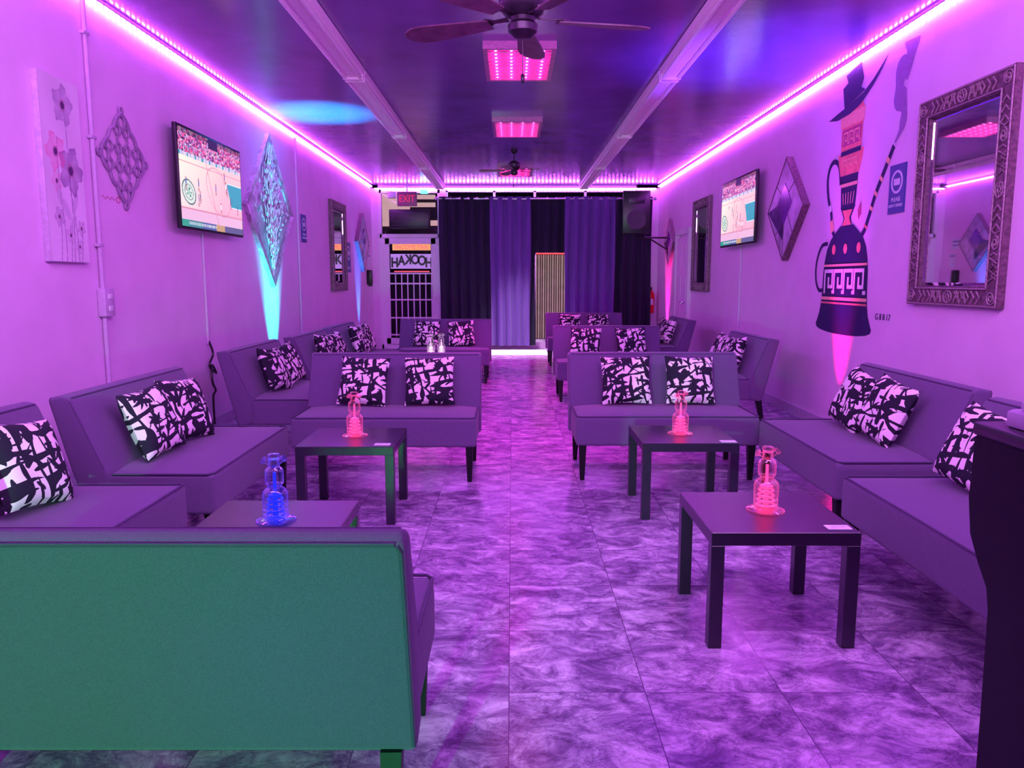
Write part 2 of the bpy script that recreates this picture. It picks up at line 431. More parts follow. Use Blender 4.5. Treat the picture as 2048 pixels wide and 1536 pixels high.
# signs on door glass
s = root('window_banner', 'yellow banner with tax service lettering on the door glass', 'sign', (-2.0, YB-.005+.03, 2.02))
bm = bmesh.new(); box(bm, (0, 0, 0), (.76, .006, .13)); finish(bm, 'banner', M['yellow'], s, smooth=False)
text('INCOME TAX', .11, M['redglow'], s, (0, -.006, 0), (R(90), 0, 0), sx=.95)
s = root('window_lettering', 'dark reversed letters arched over added pale glowing backing', 'sign', (-2.0, YB+.02, 1.74))
bm = bmesh.new(); box(bm, (0, .012, .0), (.84, .004, .29)); finish(bm, 'glow_backing', M['paleglow'], s, smooth=False)  # glowing backing added so the letters stand out dark
for k, ch in enumerate('HAKOOH'):
    a = (k-2.5)
    text(ch, .26, M['black'], s, (a*.136, 0, -.010*a*a+.03), (R(90), 0, 0), name='letter', sx=-.78, bold=.010)
bm = bmesh.new(); box(bm, (0, 0, -.20), (.7, .006, .02)); finish(bm, 'red_line', M['redglow'], s, smooth=False)

# exit sign
s = root('exit_sign', 'red illuminated exit sign hanging above the entrance door', 'exit sign', (-2.04, 15.3, 2.93))
bm = bmesh.new(); box(bm, (0, 0, 0), (.38, .06, .27), bev=.008); finish(bm, 'housing', M['exitbody'], s)
bm = bmesh.new(); tube(bm, [(0, 0, .13), (0, 0, .285)], .012); finish(bm, 'hanger', M['white'], s)
text('EXIT', .19, M['exit'], s, (0, -.035, 0), (R(90), 0, 0), sx=.8)
s = root('air_conditioner', 'black box unit fixed in the transom above the door', 'air conditioner', (-2.0, 15.36, 2.55))
bm = bmesh.new(); box(bm, (0, 0, 0), (.78, .25, .36), bev=.015); finish(bm, 'casing', M['black'], s)
bm = bmesh.new()
for i in range(6): box(bm, (0, -.128, -.12+i*.045), (.7, .006, .012))
finish(bm, 'front_grille', M['bronze'], s)
bm = bmesh.new(); box(bm, (-2.35, 15.4, 3.02), (.16, .12, .12), bev=.01); box(bm, (-2.35, 15.33, 3.02), (.05, .04, .05), bev=.01)
meta(finish(bm, 'security_camera', M['white']), 'small white security camera above the door', 'camera')
bm = bmesh.new(); box(bm, (-1.72, 15.4, 3.08), (.14, .1, .07), bev=.01)
meta(finish(bm, 'indicator_light', M['cyanglow']), 'small cyan glowing light box above the door', 'light')

# ------------------------------------------------------------------ LED strips
def led(a, b, lab):
    a = Vector(a); b = Vector(b); c = (a+b)/2; d = b-a
    s = root('led_strip', lab, 'led strip', c, group='purple LED strips along the ceiling')
    bm = bmesh.new(); sx = abs(d.x) or .017; sy = abs(d.y) or .017
    box(bm, (0, 0, 0), (sx, sy, .016)); finish(bm, 'glowing_diffuser', M['led'], s, smooth=False)
    bm = bmesh.new(); sx = abs(d.x) or .028; sy = abs(d.y) or .028
    box(bm, (0, 0, .014), (sx, sy, .008)); finish(bm, 'mounting_channel', M['white'], s, smooth=False)
led((XL+.03, 1.2, ZC-.035), (XL+.03, YB-.06, ZC-.035), 'glowing purple LED strip where side wall meets ceiling')
led((XR-.03, 1.2, ZC-.035), (XR-.03, YB-.06, ZC-.035), 'glowing purple LED strip where mural wall meets ceiling')
led((XL+.08, YB-.04, ZC-.075), (XR-.08, YB-.04, ZC-.075), 'glowing purple LED strip above the curtained window')

# ------------------------------------------------------------------ fluorescent fixtures
f = root('fluorescent_fixture', 'long white twin-tube ceiling fixture, unlit', 'light fixture', (-1.40, 5.75, ZC-.006), group='twin-tube ceiling fixtures in two rows')
bm = bmesh.new()
prism(bm, [(-.10, 0), (.10, 0), (.09, -.045), (.03, -.075), (-.03, -.075), (-.09, -.045)], lambda p, q, a: Vector((p, a, q)), -1.36, 1.36)
finish(bm, 'housing', M['fixture'], f, smooth=False)
for x in (-.068, .068):
    bm = bmesh.new(); tube(bm, [(x, -1.31, -.078), (x, 1.31, -.078)], .016, 10); finish(bm, 'fluorescent_tube', M['tube'], f)
for y in (-1.33, 1.33):
    bm = bmesh.new(); box(bm, (0, y, -.072), (.176, .035, .044), bev=.004); finish(bm, 'lamp_holder', M['fixture'], f)
for x in (-1.40, 1.40):
    for y in (3.0, 5.75, 8.5, 11.25, 14.0):
        if (x, y) == (-1.40, 5.75): continue
        dup(f, (x, y, ZC-.006), (0, 0, 0))
# troffers
t = root('ceiling_light_panel', 'rectangular louvred ceiling light glowing magenta', 'ceiling light', (.06, 6.80, ZC), group='magenta louvred ceiling lights')
bm = bmesh.new(); ring2(bm, [(-.29, -.5), (.29, -.5), (.29, .5), (-.29, .5)], [(-.255, -.46), (.255, -.46), (.255, .46), (-.255, .46)], 0, -.06)
finish(bm, 'frame', M['trframe'], t, smooth=False)
bm = bmesh.new(); box(bm, (0, 0, -.025), (.51, .92, .01)); finish(bm, 'diffuser', M['troffer'], t, smooth=False)
for x in (-.19, -.065, .065, .19):
    bm = bmesh.new(); tube(bm, [(x, -.42, -.045), (x, .42, -.045)], .011, 8); finish(bm, 'lit_tube', M['trtube'], t)
bm = bmesh.new()
for i in range(9): box(bm, (0, -.40+i*.1, -.058), (.51, .008, .022))
finish(bm, 'louvre', M['trframe'], t, smooth=False)
L = bpy.data.lights.new('panel_lamp', 'SPOT'); L.energy = 470; L.color = (1.0, .05, .72); L.spot_size = R(76); L.spot_blend = 1.0; L.shadow_soft_size = .2
o = bpy.data.objects.new('lamp', L); COL.objects.link(o); o.parent = t; o.location = (0, 0, -.10)
dup(t, (.06, 9.6, ZC), (0, 0, 0)); dup(t, (.05, 13.3, ZC), (0, 0, 0))

# ------------------------------------------------------------------ ceiling fan
def fan(loc, rotz, lab):
    r = root('ceiling_fan', lab, 'ceiling fan', loc, (0, 0, R(rotz)), group='five-blade ceiling fans')
    bm = bmesh.new(); lathe(bm, [(.02, 0), (.075, 0), (.07, -.04), (.03, -.07), (.014, -.075), (.014, -.24)], 24); finish(bm, 'downrod', M['bronze'], r)
    bm = bmesh.new(); lathe(bm, [(.03, -.21), (.09, -.24), (.13, -.28), (.135, -.35), (.11, -.39), (.07, -.41), (.065, -.43), (.085, -.45), (.08, -.485), (.045, -.515), (.01, -.52)], 28); finish(bm, 'motor_housing', M['bronze'], r)
    for k in range(5):
        a = R(12+72*k); rm = Matrix.Rotation(a, 4, 'Z') @ Matrix.Rotation(R(11), 4, 'X')
        bm = bmesh.new()
        out = [(.20, -.045), (.30, -.058), (.45, -.075), (.60, -.088), (.68, -.08), (.735, -.045), (.75, 0), (.735, .045), (.68, .08), (.60, .088), (.45, .075), (.30, .058), (.20, .045)]
        prism(bm, out, oXY, -.004, .004)
        b = finish(bm, 'blade', M['wood'], r, loc=(0, 0, -.42)); b.rotation_euler = rm.to_euler()
        bm = bmesh.new(); prism(bm, [(.09, -.018), (.17, -.012), (.22, -.04), (.27, 0), (.22, .04), (.17, .012), (.09, .018)], oXY, .004, .012)
        b = finish(bm, 'blade_bracket', M['bronze'], r, loc=(0, 0, -.415)); b.rotation_euler = rm.to_euler()
    bm = bmesh.new(); tube(bm, [(0, .02, -.51), (0, .02, -.70)], .0025, 6); lathe(bm, [(.003, -.755), (.011, -.745), (.011, -.71), (.004, -.70)], 12, (0, .02, 0)); finish(bm, 'pull_chain', M['bronze'], r)
    return r
fn0 = fan((.06, 4.50, ZC), 0, 'dark bronze ceiling fan with wooden blades and pull chain')
dup(fn0, (.03, 11.4, ZC), (0, 0, R(25)), 'smaller dark ceiling fan beyond the magenta light panel', sc=.68)

# ------------------------------------------------------------------ settee
def dy(d): return d-.35
S = root('settee', 'x', 'settee', (0, 0, 0), group='armless upholstered settees')
bm = bmesh.new()
box(bm, (0, dy(.29), .345), (1.25, .58, .20))
bmesh.ops.subdivide_edges(bm, edges=bm.edges[:], cuts=7, use_grid_fill=True)
for v in bm.verts:
    x = v.co.x/.625; y = (v.co.y-dy(.29))/.29
    if v.co.z > .44: v.co.z += .022*(1-x**4)*(1-min(1, abs(y))**4) - .004
    if abs(x) > .99 and v.co.z > .42: v.co.x *= .995
sh = [e for e in bm.edges if e.is_manifold and len(e.link_faces) == 2 and e.calc_face_angle(0) > R(50)]
bmesh.ops.bevel(bm, geom=sh, offset=.016, segments=3, affect='EDGES', profile=.5)
finish(bm, 'seat', M['fabric'], S)
PR = [(dy(.50), .26), (dy(.50), .45), (dy(.655), .815), (dy(.70), .83), (dy(.76), .815), (dy(.615), .245), (dy(.585), .235)]
bm = bmesh.new()
prism(bm, PR, oYZ, -.64, .64, bev=.018, seg=3)
finish(bm, 'backrest', M['fabric'], S)
bm = bmesh.new()
q = [(-.618, dy(.49), .445), (-.622, dy(.03), .446), (-.60, dy(.006), .447), (-.3, dy(.002), .449), (0, dy(.002), .450), (.3, dy(.002), .449), (.60, dy(.006), .447), (.622, dy(.03), .446), (.618, dy(.49), .445)]
tube(bm, q, .005, 6)
for x in (-.634, .634):
    tube(bm, [(x, dy(.52), .47), (x, dy(.66), .80)], .005, 6)
    tube(bm, [(x, dy(.615), .26), (x*.997, dy(.75), .79), (x*.985, dy(.757), .808)], .005, 6)
tube(bm, [(-.62, dy(.661), .815), (.62, dy(.661), .815)], .005, 6)
tube(bm, [(-.62, dy(.757), .812), (.62, dy(.757), .812)], .005, 6)
finish(bm, 'piping', M['piping'], S)
for x, d, sp in ((-.58, .04, 0), (.58, .04, 0), (-.58, .60, .05), (.58, .60, .05)):
    bm = bmesh.new()
    A = [bm.verts.new((x+a*.026, dy(d)+b*.026, .25)) for a, b in ((-1, -1), (1, -1), (1, 1), (-1, 1))]
    B = [bm.verts.new((x+a*.015, dy(d)+sp+b*.015, 0)) for a, b in ((-1, -1), (1, -1), (1, 1), (-1, 1))]
    bm.faces.new(A); bm.faces.new(B[::-1])
    for i in range(4): bm.faces.new((A[i], B[i], B[(i+1) % 4], A[(i+1) % 4]))
    finish(bm, 'leg', M['legw'], S, smooth=False)

def pillow_mesh():
    bm = bmesh.new(); n = 16; g = {}
    for s in (1, -1):
        for i in range(n+1):
            for j in range(n+1):
                u = -1+2*i/n; v = -1+2*j/n
                edge = i in (0, n) or j in (0, n)
                if edge and s == -1: g[(s, i, j)] = g[(1, i, j)]; continue
                pin = 1-.07*(max(abs(u), abs(v))**6)*(1-u*u*v*v)
                t = .060*((1-u**4)*(1-v**4))**.55 + .004*math.sin(5*u+3*v)*(1-u*u)*(1-v*v)
                g[(s, i, j)] = bm.verts.new((u*.182*pin, s*t, v*.182*pin))
        for i in range(n):
            for j in range(n):
                q = [g[(s, i, j)], g[(s, i+1, j)], g[(s, i+1, j+1)], g[(s, i, j+1)]]
                bm.faces.new(q if s == -1 else q[::-1])
    return bm
P0 = None
def pillow(sroot, x, yaw=0, roll=0, lab='throw pillow'):
    global P0
    if P0 is None:
        P0 = finish(pillow_mesh(), 'throw_pillow', M['pillow']); o = P0
    else:
        o = P0.copy(); COL.objects.link(o)
    dd = .19*math.sin(R(abs(yaw)))*.6
    SM = Matrix.Translation(sroot.location) @ sroot.rotation_euler.to_matrix().to_4x4()
    L = Matrix.Translation((x, dy(.457)-dd, .642)) @ Matrix.Rotation(R(yaw), 4, 'Z') @ Matrix.Rotation(R(-22), 4, 'X') @ Matrix.Rotation(R(roll), 4, 'Y')
    o.matrix_world = SM @ L
    meta(o, lab, 'pillow', 'black and pale brushstroke throw pillows')
    return o
PW = 'square throw pillow with black brushstrokes on settee by the wall'
PA = 'square throw pillow with black brushstrokes on aisle settee'
layout = [
 ((-.87, 1.98), 180, 'armless settee, back lit green, black legs, back to the tables', []),
 ((-1.84, 2.80), 90, 'grey-purple armless settee beside a single black side table', [(.20, -6, 8), (-.36, -4, -6)]),
 ((-1.78, 4.22), 90, 'grey-purple armless settee under the fretwork wall medallion', [(-.28, -8, -3), (.12, -10, 5)]),
 ((-1.87, 6.54), 90, 'grey-purple armless settee below the wall television', [(-.22, -8, 6), (.18, -10, -6)]),
 ((-1.80, 8.05), 90, 'grey-purple armless settee beneath the diamond wall art', [(-.2, -8, 8), (.20, -12, -5)]),
 ((-1.80, 9.62), 90, 'grey-purple armless settee beside the carved mirror', [(-.15, -12, 5), (.26, -12, -6)]),
 ((-.87, 5.45), 0, 'grey-purple armless settee facing a table with pink hookah', [(-.21, -6, 2), (.27, 3, -1)]),
 ((-.93, 10.5), 0, 'grey-purple armless settee near the entrance door', [(-.25, -5, 2), (.23, 4, -3)]),
 ((1.065, 5.5), 0, 'grey-purple armless settee across the aisle behind square table', [(-.23, -5, -2), (.24, 4, 2)]),
 ((1.135, 8.95), 0, 'grey-purple armless settee in the second aisle row', [(-.27, -5, 2), (.27, 4, -2)]),
 ((1.20, 12.6), 0, 'grey-purple armless settee in front of the curtains', [(-.25, 0, 2), (.23, 4, -2)]),
 ((2.01, 4.46), -90, 'grey-purple armless settee along the mural wall', [(-.20, 6, 12), (.19, 8, 10)]),
 ((1.92, 2.94), -90, 'grey-purple armless settee beside the bar counter', [(-.32, 6, 8), (.12, 4, -4)]),
 ((2.08, 7.78), -90, 'grey-purple armless settee below the marble diamond art', [(-.2, 8, 6), (.22, 10, -6)]),
 ((2.12, 11.2), -90, 'grey-purple armless settee below the far carved mirror', [(-.18, 8, 6), (.25, 12, -6)]),
]
for i, (p, rz, lab, pil) in enumerate(layout):
    if i == 0: s = S; s.location = (p[0], p[1], 0); s.rotation_euler = (0, 0, R(rz)); s['label'] = lab
    else: s = dup(S, (p[0], p[1], 0), (0, 0, R(rz)), lab)
    for (x, yw, rl) in pil: pillow(s, x, yw, rl, PW if abs(rz) == 90 else PA)

# ------------------------------------------------------------------ tables
T = root('side_table', 'x', 'table', (0, 0, 0), group='square black side tables')
bm = bmesh.new(); box(bm, (0, 0, .425), (.55, .55, .05), bev=.002, seg=1); finish(bm, 'tabletop', M['table'], T, smooth=False)
for x in (-.25, .25):
    for y in (-.25, .25):
        bm = bmesh.new(); box(bm, (x, y, .20), (.05, .05, .40), bev=.002, seg=1); finish(bm, 'leg', M['table'], T, smooth=False)
tabs = [((1.01, 3.0), 'square black side table with pink hookah and small card'),
        ((1.02, 4.56), 'square black side table in front of aisle settee'),
        ((-.935, 4.47), 'square black side table holding a pink-lit hookah'),
        ((-.92, 2.87), 'square black side table holding a blue-lit hookah'),
        ((-1.1, 9.38), 'square black side table with two clear hookahs')]
for i, (p, lab) in enumerate(tabs):
    if i == 0: T.location = (*p, 0); T['label'] = lab
    else: dup(T, (*p, 0), (0, 0, 0), lab)
for i, (x, y) in enumerate(((1.22, 2.78), (1.24, 4.33), (-.73, 4.25))):
    bm = bmesh.new(); box(bm, (0, 0, .0015), (.09, .05, .003)); box(bm, (0, 0, .0035), (.05, .004, .001), mi=1)
    meta(finish(bm, 'table_card', [M['signwhite'], M['fixdim']], loc=(x, y, .451), smooth=False), 'small pale card on the table corner', 'card', 'small table cards')

# ------------------------------------------------------------------ hookahs
def hookah(color, tag, loc, lab, es, edge):
    g = glass_mat('hookah_glass_'+tag, color, edge)
    glow = mat('hookah_glow_'+tag, color, .15, es=es, ec=color)
    r = root('glass_hookah', lab, 'hookah', loc, group='small glass table hookahs')
    bm = bmesh.new(); lathe(bm, [(.068, 0), (.075, .003), (.075, .006), (.066, .009), (.045, .012), (.03, .012)], 36); finish(bm, 'base_plate', g, r)
    bm = bmesh.new(); lathe(bm, [(.040, .012), (.047, .018), (.048, .03), (.044, .034), (.048, .038), (.048, .05), (.044, .054), (.048, .058), (.048, .105), (.045, .118), (.036, .128), (.028, .134), (.026, .142), (.033, .147), (.035, .155), (.035, .195), (.032, .205), (.023, .212), (.020, .220), (.020, .243)], 36)
    finish(bm, 'water_chamber', g, r)
    bm = bmesh.new()
    for k in range(4):
        z = .026+k*.020; rr = .034-.002*k
        tube(bm, [(rr*math.cos(a), rr*math.sin(a), z) for a in [2*math.pi*j/20 for j in range(20)]], .0042, 6, closed=True)
    finish(bm, 'coil', glow, r)
    bm = bmesh.new(); lathe(bm, [(.010, .015), (.011, .03), (.009, .09), (.024, .098), (.026, .104), (.010, .112), (.006, .125), (.006, .19)], 16); finish(bm, 'downstem', glow, r)
    bm = bmesh.new()
    tube(bm, [(-.016, 0, .228), (-.036, 0, .236)], [.009, .009], 12); tube(bm, [(-.036, 0, .236), (-.044, 0, .240)], .014, 14); finish(bm, 'hose_port', g, r)
    bm = bmesh.new()
    tube(bm, [(.016, 0, .228), (.034, 0, .242)], [.009, .009], 12); tube(bm, [(.034, 0, .242), (.042, 0, .249)], .014, 14); finish(bm, 'hose_port', g, r)
    bm = bmesh.new(); lathe(bm, [(.014, .24), (.022, .246), (.022, .262), (.017, .264)], 20); finish(bm, 'bowl', g, r)
    return r
PK = (1.0, .06, .26); BL = (.015, .03, .85); WH = (.95, .75, .85)
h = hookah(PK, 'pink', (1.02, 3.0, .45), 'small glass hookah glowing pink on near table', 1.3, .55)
dup(h, (1.015, 4.56, .45), (0, 0, .5), 'small glass hookah glowing pink in front of aisle settee')
dup(h, (-.935, 4.5, .45), (0, 0, -.4), 'small glass hookah glowing pink on table near settees')
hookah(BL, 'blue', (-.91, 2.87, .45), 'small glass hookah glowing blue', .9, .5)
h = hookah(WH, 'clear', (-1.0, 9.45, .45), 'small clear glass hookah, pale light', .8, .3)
dup(h, (-.88, 9.55, .45), (0, 0, .6), 'small clear glass hookah beside another')
bm = bmesh.new(); lathe(bm, [(.03, 0), (.05, .004), (.055, .03), (.048, .03), (.04, .01), (.005, .008)], 20, (0, 0, 0)); meta(finish(bm, 'ashtray', M['white'], loc=(-1.27, 9.4, .45)), 'small pale ashtray on the far table', 'ashtray')

# ------------------------------------------------------------------ bar counter
s = root('bar_counter', 'black bar counter with curved overhanging end panel', 'counter', (.89, .7, 0))
bm = bmesh.new()
pf = [(-.7, 0), (.66, 0), (.665, .60), (.665, .76), (.675, .80), (.71, .835), (.745, .88), (.755, .95), (.755, 1.075), (-.7, 1.075)]
prism(bm, pf, oYZ, 0, 1.5, bev=.004, seg=1); finish(bm, 'counter_body', M['bar'], s, smooth=False)
bm = bmesh.new(); box(bm, (.757, .025, 1.087), (1.51, 1.48, .026), bev=.005); finish(bm, 'countertop', M['table'], s)
bm = bmesh.new()
prism(bm, [(-.08, -.05), (-.06, -.07), (.06, -.07), (.08, -.05), (.08, .05), (.06, .07), (-.06, .07), (-.08, .05)], oXY, 0, .03, bev=.006)
prism(bm, [(-.062, -.04), (-.045, -.055), (.045, -.055), (.062, -.04), (.062, .04), (.045, .055), (-.045, .055), (-.062, .04)], oXY, .026, .048, bev=.006)
meta(finish(bm, 'napkin_holder', M['white'], loc=(1.0, 1.36, 1.10)), 'small white faceted plastic holder on the bar top', 'holder')

# ------------------------------------------------------------------ mirrors
def spiral(cx, cy, r, turns=2, sgn=1, ph=0, z=.05):
    return [(cx+r*(1-i/26*.85)*math.cos(ph+sgn*turns*2*math.pi*i/26), cy+r*(1-i/26*.85)*math.sin(ph+sgn*turns*2*math.pi*i/26), z) for i in range(27)]
def mirror(loc, rot, lab):
    r = root('wall_mirror', lab, 'mirror', loc, rot, group='carved-frame wall mirrors')
    W, H, b = .52, .695, .125
    o = [(-W, -H), (W, -H), (W, H), (-W, H)]; i = [(-W+b, -H+b), (W-b, -H+b), (W-b, H-b), (-W+b, H-b)]
    bm = bmesh.new(); ring2(bm, o, i, 0, .045, zi=.038); finish(bm, 'frame', M['carve'], r, smooth=False)
    bm = bmesh.new(); z = .048
    for off in (.010, .115):
        c = [(-W+off, -H+off, z), (W-off, -H+off, z), (W-off, H-off, z), (-W+off, H-off, z)]
        for k in range(4): tube(bm, [c[k], c[(k+1) % 4]], .006, 6)
    m = b/2
    for sx in (-1, 1):
        for sy in (-1, 1): tube(bm, spiral(sx*(W-m), sy*(H-m), .045, 2, sx*sy, z=z), .006, 5)
    def unit(cx, cy, kind, hor):
        def T_(a, c): return (cx+a, cy+c*.85, z) if hor else (cx+c*.85, cy+a, z)
        if kind == 0:
            tube(bm, [T_(.045*math.cos(t), .045*math.sin(t)) for t in [2*math.pi*k/16 for k in range(16)]], .006, 5, closed=True)
            tube(bm, [T_(.018*math.cos(t), .018*math.sin(t)) for t in [2*math.pi*k/10 for k in range(10)]], .006, 5, closed=True)
            for k in range(8):
                a = k*math.pi/4; tube(bm, [T_(.024*math.cos(a), .024*math.sin(a)), T_(.043*math.cos(a), .043*math.sin(a))], .004, 4)
        elif kind == 1:
            tube(bm, [T_(-.07, -.045), T_(-.035, .045), T_(0, -.045), T_(.035, .045), T_(.07, -.045)], .006, 5)
            tube(bm, [T_(-.06, .045), T_(-.035, -.01), T_(-.01, .045)], .005, 5); tube(bm, [T_(.01, .045), T_(.035, -.01), T_(.06, .045)], .005, 5)
        elif kind == 2:
            for q in (-.055, 0, .055): tube(bm, [T_(q-.022, -.045), T_(q+.012, 0), T_(q-.022, .045)], .006, 5)
        else:
            p = spiral(0, 0, .045, 1.8, 1); tube(bm, [T_(a, c) for a, c, _ in p], .006, 5)
            tube(bm, [T_(-.07, -.04), T_(-.055, 0), T_(-.07, .04)], .005, 5); tube(bm, [T_(.07, -.04), T_(.055, 0), T_(.07, .04)], .005, 5)
    for sy in (-1, 1):
        for k, x in enumerate((-.28, -.14, 0, .14, .28)): unit(x, sy*(H-m), (2, 1, 0, 1, 2)[k], True)
    for sx in (-1, 1):
        for k in range(7): unit(sx*(W-m), -.465+k*.155, (1, 3, 2, 0, 1, 3, 2)[k], False)
    finish(bm, 'carved_relief', M['carvehi'], r)
    bm = bmesh.new(); box(bm, (0, 0, .012), (2*(W-b)+.01, 2*(H-b)+.01, .008)); finish(bm, 'mirror_glass', M['mirror'], r, smooth=False)
    bm = bmesh.new(); e = .028
    a = [(-W+b, -H+b), (W-b, -H+b), (W-b, H-b), (-W+b, H-b)]; c = [(-W+b+e, -H+b+e), (W-b-e, -H+b+e), (W-b-e, H-b-e), (-W+b+e, H-b-e)]
    ring2(bm, a, c, .016, .017, zi=.022); finish(bm, 'bevelled_edge', M['mirror'], r, smooth=False)
    return r
m0 = mirror((XR, 5.07, 1.895), RW, 'mirror in carved dark frame beside the painted hookah')
dup(m0, (XR, 11.87, 1.895), RW, 'mirror in carved dark frame beside the panel door')
dup(m0, (XL, 12.4, 1.895), LW, 'mirror in carved dark frame near the entrance')

# ------------------------------------------------------------------ TVs
am_tv = attr_mat('tv_broadcast', es=1.25)
def tvpic(seed):
    rr = random.Random(seed)
    players = []
    for _ in range(11):
        px, py = rr.uniform(.05, .95), rr.uniform(.24, .66); players.append((px, py, rr.choice([(.85, .85, .95), (.05, .08, .35), (.08, .06, .28)]), rr.choice([-1, 1])))
    cr = {}
    def fn(x, y):
        if y > .72:
            if y < .765: return (.85, .62, .80) if (x*9) % 1 > .2 and abs(math.sin(x*190)) > .5 else (.03, .30, .42)
            k = (int(x*70), int(y*52))
            if k not in cr:
                cr[k] = rr.choice([(.65, .06, .22), (.22, .03, .20), (.80, .24, .42), (.46, .12, .38), (.7, .5, .6), (.06, .02, .12), (.35, .3, .6), (.7, .1, .3)])
            c = cr[k]
            if y > .95: c = tuple(v*.35 for v in c)
            if .44 < x < .60 and y > .90: c = (.02, .01, .06)
            return c
        if y < .075:
            if x < .10: return (.02, .30, .22)
            if x < .30: return (.70, .74, .80) if abs(math.sin(x*160)) > .75 and .02 < y < .055 else (.03, .20, .24)
            if x < .52: return (.78, .78, .8) if abs(math.sin(x*150)) > .75 and .02 < y < .055 else (.06, .10, .30)
            if x < .66: return (.50, .30, .16)
            return (.10, .10, .24)
        for px, py, c, d in players:
            dx, dy_ = (x-px)*1.8, y-py
            if abs(dx) < .011 and -.015 < dy_ < .038: return c
            if dx*dx+(dy_-.052)**2 < .00014: return (.20, .08, .08)
            if -.065 < dy_ < -.014 and min(abs(dx-.010-d*.1*(-dy_-.014)), abs(dx+.010+d*.12*(-dy_-.014))) < .006: return (.25, .12, .14)
            if (dx+.005)**2+((dy_+.07)*3)**2 < .0006: return (.70, .34, .40)
        sk = x-.12+(y-.36)*.15
        d = math.hypot(sk*1.75, (y-.36)*1.3)
        if d < .17:
            if d > .150 or .095 < d < .105: return (.06, .14, .16)
            a = math.atan2(y-.36, sk)
            if d < .07 and math.sin(a*5+d*30) > .1: return (.08, .30, .22)
            return (.62, .70, .62)
        xs = x+(y-.3)*.25
        if .80 < xs < 1.1 and .30 < y < .58: return (.02, .30, .42) if not (.30 < y < .31 or .57 < y < .58) else (.9, .9, 1)
        if abs(xs-.50) < .004 or abs(y-.19) < .006 or abs(y-.66) < .004: return (.60, .22, .34)
        dd = math.hypot((xs-.62)*1.4, y-.44)
        if abs(dd-.26) < .005: return (.60, .25, .38)
        pl = .5+.5*math.sin(y*230)
        k = max(0, min(1, 1-x*1.5))
        base = (.95-.12*k, .42+.26*k+.04*pl+.25*(y-.4), .52+.10*k+.03*pl)
        return base if y > .19 else (.72, .42, .62)
    return fn
def tv(loc, rot, lab, seed):
    r = root('television', lab, 'television', loc, rot, group='wall-mounted televisions')
    bm = bmesh.new(); box(bm, (0, 0, .10), (1.45, .83, .035), bev=.006); box(bm, (0, -.05, .07), (.9, .5, .035), bev=.01); finish(bm, 'casing', M['black'], r)
    bm = bmesh.new(); box(bm, (0, 0, .012), (.4, .3, .02)); box(bm, (0, 0, .035), (.1, .1, .05)); finish(bm, 'wall_bracket', M['black'], r, smooth=False)
    painted('screen', 1.41, .785, 224, 126, tvpic(seed), am_tv, r, .1185)
    bm = bmesh.new(); box(bm, (.0, -.402, .1185), (.06, .008, .002)); finish(bm, 'brand_plate', M['chrome'], r)
    return r
tv((XL, 7.03, 2.20), LW, 'flat television showing a basketball game, near the diamond art', 3)
tv((XR, 9.71, 2.21), RW, 'flat television showing a basketball game, beside marble diamond', 8)
def raceway(name, pts, r_, m, lab, cat):
    bm = bmesh.new(); tube(bm, pts, r_, 8); return meta(finish(bm, name, m), lab, cat)
raceway('cable_cover', [(XL+.012, 6.99, 1.78), (XL+.012, 6.99, .80)], .012, M['fixdim'], 'thin white cable cover below the television', 'cable cover')
cp = smoothpts([(XL+.02, 6.99, .82), (XL+.04, 7.02, .70), (XL+.03, 6.95, .60), (XL+.05, 7.05, .52), (XL+.03, 7.0, .60), (XL+.05, 6.95, .45), (XL+.04, 7.04, .36), (XL+.03, 7.0, .30), (XL+.03, 7.0, .05)], 6)
raceway('power_cord', cp, .010, M['black'], 'black tangled power cord hanging on the wall', 'cord')
raceway('cable_cover', [(XR-.012, 9.83, 1.80), (XR-.012, 9.83, .12)], .012, M['fixdim'], 'thin white cable cover under the far television', 'cable cover')
raceway('conduit_pipe', [(XL+.02, 10.1, ZC-.06), (XL+.02, 10.1, .12)], .014, M['fixdim'], 'thin painted conduit running down the wall', 'pipe')
cd = root('conduit_pipe', 'painted conduit with outlet box running down the wall', 'pipe', (XL, 5.22, 0))
bm = bmesh.new(); tube(bm, [(.022, 0, ZC-.06), (.022, 0, .12)], .015, 10)
finish(bm, 'pipe', M['fixdim'], cd)
bm = bmesh.new(); box(bm, (.03, 0.02, 1.22), (.055, .125, .19), bev=.008); ob_ = finish(bm, 'outlet_box', M['fixdim'], cd)
for z in (1.18, 1.26):
    bm = bmesh.new(); box(bm, (.06, .02, z), (.008, .05, .035), bev=.003); finish(bm, 'socket', M['white'], ob_)
for z in (.6, 1.6, 2.3, 2.95):
    bm = bmesh.new(); box(bm, (.02, 0, z), (.035, .07, .02), bev=.003); finish(bm, 'pipe_strap', M['fixdim'], cd)

